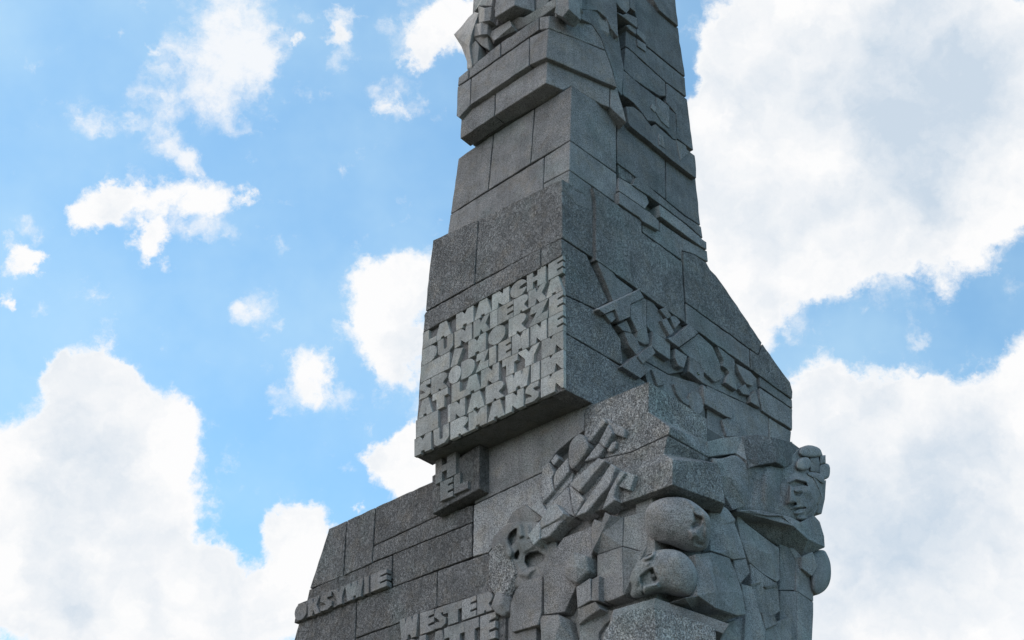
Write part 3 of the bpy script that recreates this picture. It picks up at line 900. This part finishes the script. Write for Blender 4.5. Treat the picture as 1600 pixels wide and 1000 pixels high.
# ------------------------------------------------------------------ lower wall, left face
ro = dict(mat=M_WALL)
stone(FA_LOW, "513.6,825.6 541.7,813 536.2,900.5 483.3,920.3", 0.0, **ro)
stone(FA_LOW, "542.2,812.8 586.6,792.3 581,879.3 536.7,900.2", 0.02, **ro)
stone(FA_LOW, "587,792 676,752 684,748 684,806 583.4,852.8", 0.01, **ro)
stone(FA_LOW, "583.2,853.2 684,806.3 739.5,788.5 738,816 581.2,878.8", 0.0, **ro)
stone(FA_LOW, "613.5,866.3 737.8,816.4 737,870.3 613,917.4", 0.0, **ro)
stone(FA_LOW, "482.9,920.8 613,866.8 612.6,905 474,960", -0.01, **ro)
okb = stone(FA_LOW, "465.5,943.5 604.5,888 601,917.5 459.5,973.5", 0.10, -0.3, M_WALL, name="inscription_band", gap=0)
letters(FA_LOW, ((465, 943.7), (604.5, 887.5), (459, 973.5), (601, 917)),
        [('O', 460, 479), ('K', 481, 499), ('S', 499, 519), ('Y', 518, 540), ('W', 539, 567), ('I', 569, 576), ('E', 579, 604)], 0.17, 0.0, okb, M_MED, mg=0.02)
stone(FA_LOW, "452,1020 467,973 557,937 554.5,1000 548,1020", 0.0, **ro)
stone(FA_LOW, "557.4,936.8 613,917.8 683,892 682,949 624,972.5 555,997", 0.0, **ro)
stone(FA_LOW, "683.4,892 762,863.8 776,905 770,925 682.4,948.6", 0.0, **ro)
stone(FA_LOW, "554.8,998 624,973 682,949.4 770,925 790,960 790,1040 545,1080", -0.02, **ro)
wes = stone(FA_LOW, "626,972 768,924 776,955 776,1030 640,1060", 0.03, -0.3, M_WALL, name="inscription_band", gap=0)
letters(FA_LOW, ((624, 968), (769.5, 922), (628, 1002), (769.5, 953.5)),
        [('W', 624, 653), ('E', 656, 678), ('S', 677, 697), ('T', 692, 722), ('E', 721.5, 744), ('R', 745.5, 770)], 0.13, 0.0, wes, M_CARVE, mg=0.01)
letters(FA_LOW, ((628, 1003), (775, 954.5), (632, 1045), (775, 996.5)),
        [('P', 632, 652), ('L', 655, 677), ('A', 674, 697), ('T', 694, 725), ('T', 718, 748), ('E', 750, 774)], 0.13, 0.0, wes, M_CARVE, mg=0.01)
# block with the name below the big inscription
hel = bmesh.new()
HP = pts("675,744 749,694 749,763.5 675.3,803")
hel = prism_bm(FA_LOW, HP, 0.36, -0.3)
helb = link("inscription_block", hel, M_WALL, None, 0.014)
letters(FA_LOW, ((680, 720), (711, 705), (680, 757), (711, 741)), [('H', 680, 712)], 0.46, 0.30, helb, M_MED, mg=0)
letters(FA_LOW, ((687, 754), (732, 735), (688, 783), (732, 764.5)), [('E', 687.5, 707.5)], 0.45, 0.30, helb, M_MED, mg=0)
letters(FA_LOW, ((707, 744), (731, 731), (707, 773), (731, 763)), [('L', 709, 731)], 0.46, 0.30, helb, M_MED, mg=0)
# wall under the overhang and the smoother stones by the figures
stone(FA_LOW, "740.5,700 926,630 913,646 912.3,673 893,686 870,706 847,738 741,788", 0.0)
stone(FA_LOW, "740,789.3 845,739 857,745 862,770 840,790 816,806 786,832 763,863.3 738,870", 0.02, mat=M_WLIGHT)
stone(FA_LOW, "762,864 800,830 860,800 920,720 1000,720 1014,780 1018,1060 790,1060 776,905", -0.12, -0.5, M_CARVE, "relief_ground", gap=0)

# upper corner stone of the base: rough, flaring outwards
LB = FB_LOW
DIAG = (DA + DB) * 0.42
facets(FA_LOW, [(914, 637, 0), (1014, 596, 0), (1013.5, 643, 0), (1045, 678, .10), (985, 706, .06), (913.5, 722, .02),
                (1104, 654, 0, LB), (1105, 691, 0, LB), (1046.5, 667, .10), (1107, 714, .16, LB)],
       [(0, 1, 2, 5), (2, 4, 5), (2, 8, 3, 4), (1, 6, 7, 8, 2), (8, 7, 9, 3)], backdir=DIAG, mat=M_RLIGHT, name="corner_stone")
oW = (FA_LOW.hit(1051, 737, .26) - LB.o).dot(LB.n)
facets(FA_LOW, [(913, 722.8, .10), (985, 707.5, .14), (1043.5, 680.5, .14), (1036.5, 709, .10), (1051, 718, .26), (1050.5, 757, .26), (1000, 776, .26), (940, 796, .2), (897, 808, .14), (887, 760, .08),
                (1107, 715.5, oW - .14, LB), (1100, 720, oW - .16, LB), (1121, 723.5, oW, LB), (1129, 747, oW, LB), (1133, 787, oW - .02, LB)],
       [(0, 1, 9), (1, 2, 3, 9), (3, 4, 5, 6, 9), (6, 7, 8, 9), (2, 10, 11, 3), (3, 11, 12, 4), (4, 12, 13, 14, 5)], backdir=DIAG, mat=M_RLIGHT, name="corner_stone")

# ------------------------------------------------------------------ hands reaching over the wall
def finger(poly, off, back=-0.05, name="carved_finger"):
    return stone(FA_LOW, poly, off, back, M_WLIGHT, name, gap=0, jit=0, bevel=0.02)  # pale tone puts the light on the left side into the hands' colour


finger("941,651.5 946.5,658.5 920.5,690.5 917.5,686", 0.24)
finger("942,651 947,654 976,670 974,683 957,677 949,661", 0.15, name="carved_hand")
finger("950,662 957,676 944,698.5 935,691", 0.24)
finger("944,699 936,712 928,716 912,720.5 934.5,692", 0.20)
finger("956.5,690 963,689.5 960,700 953,706 947,704", 0.15)
blob(FA_LOW, "908,676 918,689 921,700 900,730 893,734.5 888,720 889,698 895,685", 0.26, 0.06, smooth_poly=1, nseg=48, nring=8, back=-.05, name="carved_hand")
finger("934,715 945,719.5 904,768 889,756", 0.34)
finger("889,757 903,768.5 912,780 898,806 893,790", 0.26, name="carved_hand")
finger("954,724 962,730 952,758 916,800 898,807 938,749", 0.38)
finger("969,734 977,738.5 963,758 958.5,776 962,780.5 940,796.5 950,770", 0.42)
finger("968,734 992,742 984,766 962,758 977,739", 0.34, name="carved_hand")
finger("868,709 873.5,716 865,727 860,720", 0.20)
finger("858,722 865,738 861,748 865,766 847,786.5 846,730", 0.24)
finger("887,714 888.5,736.5 866,764.5 864,748 868,736", 0.24)
finger("888.5,737 895,738 893,752 868,780 856,798 848,787 866,765", 0.12)
finger("845,774 847.5,788 855,800 848,809 828,794", 0.20)
finger("887,760 896,806 880,801 868,797 858,789", 0.16)
facets(FA_LOW, [(828, 795, .14), (848, 810, .18), (843, 812, .10), (826, 822, .0), (790, 822, .0), (800, 800, .1), (820, 788, .14)],
       [(0, 1, 2, 3, 4, 5, 6)], name="carved_hand")
# arm with a hand, lower left
finger("858,789 868,786 880,801 876,808 844,826.5 843.5,813", 0.40, name="carved_hand")
finger("844,812 843,842 833,852 824,836", 0.40)
finger("845,826.5 866,816 880,812 858,838 844,842.5", 0.36)
facets(FA_LOW, [(844, 843, .30), (879, 802, .40), (890, 806, .30), (897, 809, .2), (860, 845, .05), (857, 868, .0)], [(0, 1, 2, 4), (2, 3, 4), (0, 4, 5)], back=-.2, name="carved_arm")
# hollowed face
blob(FA_LOW, "763,846 786,822 810,812 846,811 876,850 866,896 846,906 806,925 780,895", -0.06, 0.16,
     [('poly', pts("794,842 797,833 806.5,825 808,831 807,846 799,853"), -.30, 2.2), ('poly', pts("804,866 810.5,859 812,866 809,875 803.5,873"), -.22, 1.8),
      ('poly', pts("820,878 821,869 828,863.5 841,861 852,869 850,877 840,884 825,886"), -.34, 2.5), ('poly', pts("809,819 815,818 818,838 812,842 808,834"), .10, 3.0),
      ('poly', pts("820,817 828,819 830,840 822,843"), .07, 3.0), ('poly', pts("806,845 830,842 838,856 818,866 812,858"), .07, 5.0), (796, 866, 9, 12, 20, .06, .2), ('poly', pts("786,846 792,842 802,862 798,876 790,866"), .07, 3.0),
      ('poly', pts("808,880 820,889 836,890 826,905 810,900"), .08, 5.0)], back=-.3, name="carved_face", power=4.0, nseg=90, nring=54)
facets(FA_LOW, [(763, 864, .10), (779, 848, .10), (790, 855, .10), (796, 868, .12), (806, 894, .14), (788, 928, .14), (773, 930, .12), (763, 912, .10), (818, 896, .02), (796, 935, .02), (786, 846, .05), (808, 880, .02)],
       [(0, 1, 2, 3, 4, 5, 6, 7), (2, 10, 11, 3), (3, 11, 8, 4), (4, 8, 9, 5)], back=-.3, mat=M_RLIGHT, name="carved_helmet")
facets(FA_LOW, [(775, 922, .12), (788, 929, .18), (798, 934, .05), (797, 955, .03), (785, 963, .08), (774, 958, .15), (766, 947.5, .18), (781, 944, .22)],
       [(0, 1, 7, 6), (1, 2, 3, 7), (7, 3, 4, 5), (6, 7, 5)], back=-.2, name="carved_form", bevel=.03)
facets(FA_LOW, [(847, 900, .14), (846, 956, .16), (840, 976, .2), (800, 988, .12), (796, 970, .10), (798, 942, .12), (806, 920, .13), (822, 908, .13)],
       [(0, 1, 2, 3, 4, 5, 6, 7)], back=-.2, name="carved_torso")
stone(FA_LOW, "798,992 838,978 838,1060 790,1060", 0.06, mat=M_CARVE)
facets(FA_LOW, [(849, 886, .26), (880, 840, .26), (924, 823, .26), (924, 866, .26), (925, 900, .24), (900, 916, .24), (882, 956, .2), (850, 960, .2)],
       [(0, 1, 2, 3, 4, 5, 6, 7)], back=-.25, name="carved_torso", mat=M_MED)
facets(FA_LOW, [(884, 877, .40), (895, 862, .48), (916, 868, .46), (919, 892, .44), (900, 911, .46), (882, 903, .40), (886, 887, .48), (902, 885, .54)],
       [(0, 1, 7, 6), (1, 2, 7), (2, 3, 7), (3, 4, 7), (4, 5, 6, 7), (5, 0, 6)], back=.1, name="carved_fist", bevel=.03)
facets(FA_LOW, [(900, 917, .34), (922, 903, .36), (923, 938, .38), (902, 950, .34)], [(0, 1, 2, 3)], back=-.2, name="carved_sleeve")
facets(FA_LOW, [(925, 905, .34), (936, 899, .40), (935, 938, .42), (924, 939, .36)], [(0, 1, 2, 3)], back=-.2, name="carved_sleeve")
facets(FA_LOW, [(843, 962, .12), (872, 960, .3), (876, 975, .34), (868, 990, .34), (845, 990, .2), (890, 970, .1), (896, 1000, .1), (872, 1050, .3), (845, 1050, .2)],
       [(0, 1, 2, 3, 4), (1, 5, 2), (2, 5, 6, 3), (4, 3, 7, 8), (3, 6, 7)], back=-.2, name="carved_form")
facets(FA_LOW, [(902, 951, .30), (930, 940, .36), (938, 951, .30), (916, 966, .24), (904, 976, .2)], [(0, 1, 2, 3, 4)], back=-.2, name="carved_form")
facets(FA_LOW, [(904, 977, .16), (916, 966, .10), (938, 952, .05), (970, 955, .0), (945, 975, -.02), (935, 990, -.02), (905, 990, .1), (905, 1050, .1), (935, 1050, .0)],
       [(0, 1, 2, 3, 4, 5, 6), (6, 5, 8, 7)], back=-.3, name="carved_form")
# ------------------------------------------------------------------ figures round the corner of the base
stone(FB_LOW, "1018,760 1104,690 1238,690 1262,880 1262,1060 1034,1060", -.12, -.6, M_CARVE, "relief_ground", gap=0)
facets(FA_LOW, [(924, 823, .30), (928, 811, .42), (940, 816, .42), (945, 800, .42), (953, 805, .42), (940, 832, .42), (926, 860, .42), (924, 866, .3), (974, 808, .16), (972, 853, .20), (934, 866, .24)],
       [(0, 1, 2, 6, 7), (2, 3, 4, 5), (4, 8, 9, 10, 5), (2, 5, 6), (5, 10, 6)], back=-.2, name="carved_hand")
facets(FA_LOW, [(933, 867, .26), (972, 854, .30), (974, 930, .30), (950, 940, .22), (936, 938, .20), (933, 905, .24)], [(0, 1, 2, 3, 4, 5)], back=-.2, name="carved_sleeve", mat=M_MED)
facets(FA_LOW, [(972.5, 854, .30), (1000, 862, .10), (1012, 850, .05), (990, 922, .10), (974.5, 930, .30)], [(0, 1, 2, 3, 4)], back=-.2, name="carved_sleeve")
facets(FA_LOW, [(975, 808, .16), (1005, 800, .06), (1016, 845, .02), (1001, 861, .06), (973, 853, .20)], [(0, 1, 2, 3, 4)], back=-.2, name="relief_block")


def head_plane(x, y):
    return Face(corner_pt(FA_LOW, FB_LOW, x, y), -ray(x, y))


H1 = "1006,806 1010,794 1020,784 1038,777 1057,776 1074,779 1089,788 1100,797 1109,807 1111,818 1110,838 1106,856 1094,862 1078,863 1062,858 1044,850 1026,848 1012,838"
blob(head_plane(1026, 822), H1, -0.10, 0.52, [('poly', pts("1083.5,799 1087,804 1099,808.5 1095,821 1082,827 1080,822 1085,815"), -.20, 3.0), ('poly', pts("1076,829 1091,828 1094,839 1080,844"), .10, 4.0),
     ('poly', pts("1066,779 1076,779 1092,793 1084,797 1074,788"), .07, 4.0), (1094, 850, 10, 5, 20, -.08, .2), (1104, 832, 6, 16, 0, .06, .2), (1040, 800, 20, 16, 0, .03, .1), (1030, 836, 14, 10, 20, -.04, .2),
     ('poly', pts("1096,796 1108,806 1109,822 1101,822 1098,808"), .05, 3.0)], back=-1.3, name="carved_head", power=2.1, nring=44)
H2 = "988,918 983,905 990,886 1004,872 1018,862 1040,857 1062,860 1078,872 1089,890 1090,912 1084,930 1070,934 1048,930 1030,927 1008,932 992,936 984,930"
blob(head_plane(1032, 896), H2, -0.02, 0.52, [('poly', pts("1000,900 1013,889 1020.5,887 1030,907.5 1024,911 1006,917 1001,911"), -.15, 2.4), ('poly', pts("1014.5,890 1020,887.5 1029,907.5 1021,909 1018,898"), -.12, 2.0),
     (1021.5, 900, 4, 6.5, -14, .13, .1), ('poly', pts("1004.5,914.5 1028,910.5 1032,918 1024,924 1007,929.5 1004,922"), .14, 3.0), ('poly', pts("1003,916 1005,914 1007,930 1004.5,930"), -.12, 1.6),
     (1013, 868.5, 14, 6.5, -30, .16, .5), (1014, 868, 8, 3.0, -30, -.17, .3), (1026, 863, 5, 3, -20, -.08, .2), (998, 882, 12, 7, -40, -.06, .2), ('poly', pts("986,884 1000,872 1006,880 990,896"), .07, 5.0),
     (994, 912, 6, 14, 15, .06, .1), (1043, 928, 10, 3, 8, -.12, .2), (1012, 881, 9, 5, -30, .05, .1)], back=-1.3, name="carved_head", power=2.1, nring=44)
# plinth stone under the heads
facets(FD, [(944, 990, .10), (958, 964, .20), (985, 952, .32), (1022, 948, .52), (1060, 960, .36), (1095, 972, .24), (1118, 980, .16), (1122, 1060, .16), (1030, 1060, .55), (935, 1060, .10)],
       [(0, 1, 2, 3, 8, 9), (3, 4, 5, 6, 7, 8)], back=-1.2, name="stone_block", mat=M_RLIGHT)
facets(FD, [(958, 953, -.05), (1024, 934, .26), (1140, 975, -.05), (1130, 990, -.05), (1022, 950, .26), (956, 968, -.05)], [(0, 1, 4, 5), (1, 2, 3, 4)], back=-1.2, name="stone_block")
# shoulder beside the second head
facets(FB_LOW, [(1086, 866, .50), (1112, 863, .56), (1140, 872, .50), (1150, 895, .50), (1160, 925, .46), (1166, 960, .36), (1152, 962, .46), (1118, 950, .62), (1090, 930, .60), (1088, 900, .55), (1108, 890, .66), (1118, 925, .70)],
       [(0, 1, 10, 9), (1, 2, 3, 10), (10, 3, 4, 11), (9, 10, 11, 8), (11, 4, 5, 6), (8, 11, 7), (7, 11, 6)], back=-.2, name="carved_shoulder")
facets(FB_LOW, [(1070, 934, .52), (1090, 931, .58), (1118, 951, .60), (1150, 963, .44), (1124, 976, .15), (1084, 956, .15)], [(0, 1, 2, 3, 4, 5)], back=-.2, name="carved_shoulder")
# draped column between heads and the soldier
facets(FB_LOW, [(1108, 790, .14), (1122, 784, .22), (1138, 796, .28), (1150, 812, .26), (1148, 818, .20), (1158, 845, .22), (1166, 872, .26), (1146, 874, .28), (1124, 864, .28), (1110, 860, .14), (1109, 830, .14), (1128, 820, .28), (1138, 860, .32)],
       [(0, 1, 11, 10), (1, 2, 3, 4, 11), (11, 4, 5, 12), (10, 11, 12, 8, 9), (12, 5, 6, 7), (12, 7, 8)], back=-.3, name="carved_drapery")
facets(FB_LOW, [(1146, 875, .22), (1166, 873, .26), (1172, 895, .26), (1157, 912, .30), (1150, 895, .26)], [(0, 1, 2, 3, 4)], back=-.3, name="carved_drapery")
facets(FB_LOW, [(1150, 800, .06), (1164, 816, .10), (1200, 844, .16), (1217, 856, .16), (1219, 905, .16), (1214, 909, .14), (1192, 896, .16), (1172, 879, .14), (1158, 845, .12), (1190, 862, .24), (1205, 866, .26)],
       [(0, 1, 8), (1, 2, 9, 7, 8), (2, 3, 10, 9), (3, 4, 5, 10), (9, 10, 5, 6, 7)], back=-.3, name="carved_torso")
facets(FB_LOW, [(1172, 880, .12), (1192, 897, .18), (1213, 911, .20), (1216, 918, .20), (1219, 955, .18), (1205, 964, .16), (1182, 954, .16), (1175, 915, .16)],
       [(0, 1, 2, 3, 7), (3, 4, 5, 6, 7)], back=-.3, name="carved_torso")
facets(FB_LOW, [(1195, 916, .24), (1214, 911, .25), (1216, 917, .22), (1197, 921, .19)], [(0, 1, 2, 3)], back=-.3, name="carved_fold")
facets(FB_LOW, [(1173, 912, .22), (1190, 908, .24), (1188, 913, .18), (1174, 916, .18)], [(0, 1, 2, 3)], back=-.3, name="carved_fold")
facets(FB_LOW, [(1158, 912, .14), (1175, 916, .20), (1187, 955, .24), (1197, 985, .22), (1192, 1060, .18), (1160, 1060, .16), (1166, 950, .14)], [(0, 1, 2, 3, 4, 5, 6)], back=-.3, name="carved_drapery")
facets(FB_LOW, [(1190, 956, .20), (1210, 962, .26), (1216, 975, .24), (1197, 983, .22)], [(0, 1, 2, 3)], back=-.3, name="carved_fold")
facets(FB_LOW, [(1118, 980, .04), (1150, 968, .06), (1172, 962, .08), (1197, 986, .08), (1200, 1060, .08), (1118, 1060, .04)], [(0, 1, 2, 3, 4, 5)], back=-.3, name="stone_block")
facets(FB_LOW, [(1196, 984, .14), (1218, 970, .18), (1236, 963, .14), (1240, 1060, .12), (1200, 1060, .12)], [(0, 1, 2, 3, 4)], back=-.3, name="stone_block")
# stones of the outer arm at the far right
facets(FB_LOW, [(1218.5, 850, -.02), (1230, 850, .02), (1243.5, 876, .05), (1244, 922, .05), (1219, 922, -.02)], [(0, 1, 2, 3, 4)], back=-.4, name="stone_block")
facets(FB_LOW, [(1230.5, 850, .02), (1240, 855, .08), (1252, 868, .12), (1252, 888, .12), (1271, 902, .06), (1271, 940, .06), (1244.5, 923, .10), (1244, 876, .06)],
       [(0, 1, 2, 3, 7), (3, 4, 5, 6, 7)], back=-.5, name="stone_block")
facets(FB_LOW, [(1219, 923, .0), (1245, 924, .10), (1247, 1060, .10), (1218, 1060, .0)], [(0, 1, 2, 3)], back=-.4, name="stone_block")
facets(FB_LOW, [(1245.5, 924, .10), (1271, 941, .04), (1271, 960, .04), (1266, 1060, .02), (1247.5, 1060, .10)], [(0, 1, 2, 3, 4)], back=-.5, name="stone_block")
blob(FB_LOW, "1266,862 1286,858 1292,864 1298,880 1299,900 1295,915 1287,925 1272,932 1266,915", .02, 0.22, back=-.5, nseg=64, nring=20, name="carved_shoulder")
facets(FB_LOW, [(1252, 870, .20), (1270, 862, .26), (1278, 885, .26), (1269, 900, .20), (1253, 888, .18)], [(0, 1, 2, 3, 4)], back=-.3, name="carved_hand")

# ------------------------------------------------------------------ the soldier on the right
facets(FB_LOW, [(1105, 690, .10), (1130, 684, .16), (1160, 681, .20), (1167, 720, .30), (1169, 731, .30), (1160, 722, .18), (1150, 708, .16), (1120, 712, .10), (1106, 714, .06)],
       [(0, 1, 2, 6, 7, 8), (2, 3, 4, 5, 6)], back=-.3, name="relief_block")
facets(FB_LOW, [(1160, 681, .22), (1185, 679, .26), (1206, 683, .34), (1213, 722, .48), (1184, 727, .42), (1168.5, 732, .30), (1183, 700, .36), (1236, 690, .18), (1252, 702, .10), (1240, 724, .22), (1226, 730, .34)],
       [(0, 1, 6, 5), (1, 2, 3, 4, 6), (6, 4, 5), (2, 7, 8, 9, 3), (3, 9, 10)], back=-.3, name="carved_hood", mat=M_ROUGH)
blob(FB_LOW, "1106,714 1126,718 1150,708 1168,729 1226,727 1250,716 1284,740 1287,775 1281,790 1270,808 1250,818 1225,808 1190,802 1150,802 1133,772", .10, 0.18,
     [(1200, 755, 12, 60, 2, .10, .2), (1175, 770, 9, 46, 8, -.07, .2), (1150, 755, 18, 40, -15, .07, .2), (1219, 765, 7, 42, 6, -.07, .2), (1140, 770, 12, 26, -30, -.10, .3)],
     back=-.4, power=4.0, name="carved_drapery", mat=M_MED)
facets(FB_LOW, [(1126, 742, .30), (1136, 744, .30), (1152, 766, .34), (1166, 790, .32), (1145, 797, .20), (1132, 775, .18)], [(0, 1, 2, 3, 4, 5)], back=-.2, name="carved_fold", mat=M_MED)
blob(FB_LOW, "1217,752 1230,738 1246,731 1262,735 1277,742 1285,758 1284,776 1276,801 1264,812 1251,818 1240,810 1228,796 1218,776", .15, 0.24,
     [('poly', pts("1232,756 1243,750.5 1259,754 1262,759.5 1251,758.5 1238,761"), -.15, 2.2), ('poly', pts("1230,752 1243,745.5 1262,749 1261,754 1243,750.5 1232,756"), .06, 2.5),
     ('poly', pts("1239.5,765 1247,762.5 1253.5,766.5 1247,770 1241,769"), .08, 1.8), ('poly', pts("1239,772 1246,771 1254,769 1250,775 1243,776"), -.05, 2.0),
     ('poly', pts("1233,757 1239.5,762 1241.5,776 1244,784 1236,788 1228.5,789 1231.5,776"), .15, 3.0), ('poly', pts("1229,790 1235,786.5 1243.5,785 1244.5,788.5 1236,792"), -.13, 1.8),
     ('poly', pts("1235.5,797 1247,793.5 1259,792.5 1259,794.8 1247,796.3 1237,800"), -.10, 1.3), (1249, 801.5, 10, 3, -12, .06, .1), (1247, 791.5, 9, 2.6, -12, .04, .1),
     ('poly', pts("1257,807 1268,797 1277,786 1278,792 1269,803 1260,811"), -.09, 2.5), (1264, 782, 9, 12, 10, -.05, .1), (1254, 810, 11, 5, -15, .10, .2), (1259, 768, 9, 8, 0, .04, .1)],
     back=-.3, name="carved_face", power=2.0, nseg=120, nring=64)
facets(FB_LOW, [(1270, 743, .34), (1284, 754, .26), (1291, 750, .14), (1289, 780, .10), (1284, 803, .10), (1276, 801, .16), (1284, 776, .24), (1279, 762, .32)],
       [(0, 1, 7), (1, 2, 3, 6, 7), (3, 4, 5, 6)], back=-.4, name="carved_hair", mat=M_MED)
facets(FB_LOW, [(1236, 714, .24), (1250, 700, .24), (1284, 706, .18), (1292, 730, .16), (1287, 754, .16), (1264, 742, .26), (1240, 738, .26)], [(0, 1, 2, 3, 4, 5, 6)], back=-.4, name="carved_hand")
FS = dict(back=-.2, name="carved_finger", power=3.2, nseg=48, nring=14)
blob(FB_LOW, "1247,706 1255,697 1266,695 1279,699 1284,705 1284,713 1268,715 1251,713", .24, 0.13, smooth_poly=1, **FS)
blob(FB_LOW, "1243,724 1249,716 1262,713 1268,722 1266,732 1254,736 1245,733", .26, 0.14, smooth_poly=1, **FS)
blob(FB_LOW, "1265,715 1279,714 1281,724 1279,739 1266,737", .24, 0.09, smooth_poly=0, **FS)
blob(FB_LOW, "1280,712 1290,711 1290,724 1281,726", .18, 0.10, smooth_poly=0, **FS)
blob(FB_LOW, "1279,727 1290,723 1297,727 1297,741 1294,748 1284,750 1279,742", .16, 0.12, smooth_poly=1, **FS)
blob(FB_LOW, "1260,737 1280,738 1289,748 1287,758 1275,748 1262,744", .24, 0.10, smooth_poly=1, **FS)
# chest below the face and its deep overhang
facets(FB_LOW, [(1150, 797, .30), (1190, 797, .36), (1214, 803, .42), (1232, 806, .46), (1252, 816, .44), (1272, 805, .26), (1281, 815, .22), (1288, 838, .22), (1289, 855, .24), (1262, 842, .44), (1240, 822, .50)],
       [(3, 4, 5, 6, 7, 8, 9, 10), (0, 1, 2, 3, 10)], back=-.4, name="carved_chest", mat=M_MED)
facets(FB_LOW, [(1150, 799, .30), (1172, 797, .40), (1200, 805, .46), (1222, 805, .50), (1241, 822.5, .50), (1262, 842, .44), (1289, 855.5, .24), (1252, 870, .0), (1220, 854, -.05), (1185, 832, -.05), (1160, 812, -.05)],
       [(0, 1, 2, 10), (2, 3, 9, 10), (3, 4, 8, 9), (4, 5, 7, 8), (5, 6, 7)], back=-.4, name="carved_chest", mat=M_MED)

# ------------------------------------------------------------------ weeds rooted in the joints
def weed(p, n, size, label):
    bm = bmesh.new()
    for k in range(n):
        a = random.uniform(0, 6.28)
        tip = Vector((math.cos(a), math.sin(a), 0)) * size * random.uniform(.3, .9) + Vector((0, 0, random.uniform(-.3, 1.0) * size)) - DA * size * .4
        side = tip.cross(ZUP)
        side = side.normalized() * size * 0.16 if side.length > 1e-4 else Vector((size * .1, 0, 0))
        m = tip * .55 + Vector((0, 0, size * .15))
        v = [bm.verts.new(q) for q in (Vector((0, 0, 0)), m + side, tip, m - side)]
        bm.faces.new(v)
    me = bpy.data.meshes.new("weed")
    bm.to_mesh(me)
    bm.free()
    me.materials.append(M_WEED)
    ob = bpy.data.objects.new("weed", me)
    ob.location = p
    ob["label"] = label
    ob["category"] = "plant"
    ob["group"] = "weeds rooted in the joints of the monument"
    COL.objects.link(ob)


weed(FB.hit(1088, 586, .06), 16, .10, "tiny green weed under the raised letters, uppermost of the weeds on the right face")
weed(FB.hit(1112, 637, .05), 18, .09, "small green weed in the joint under the plain raised slab on the right face")
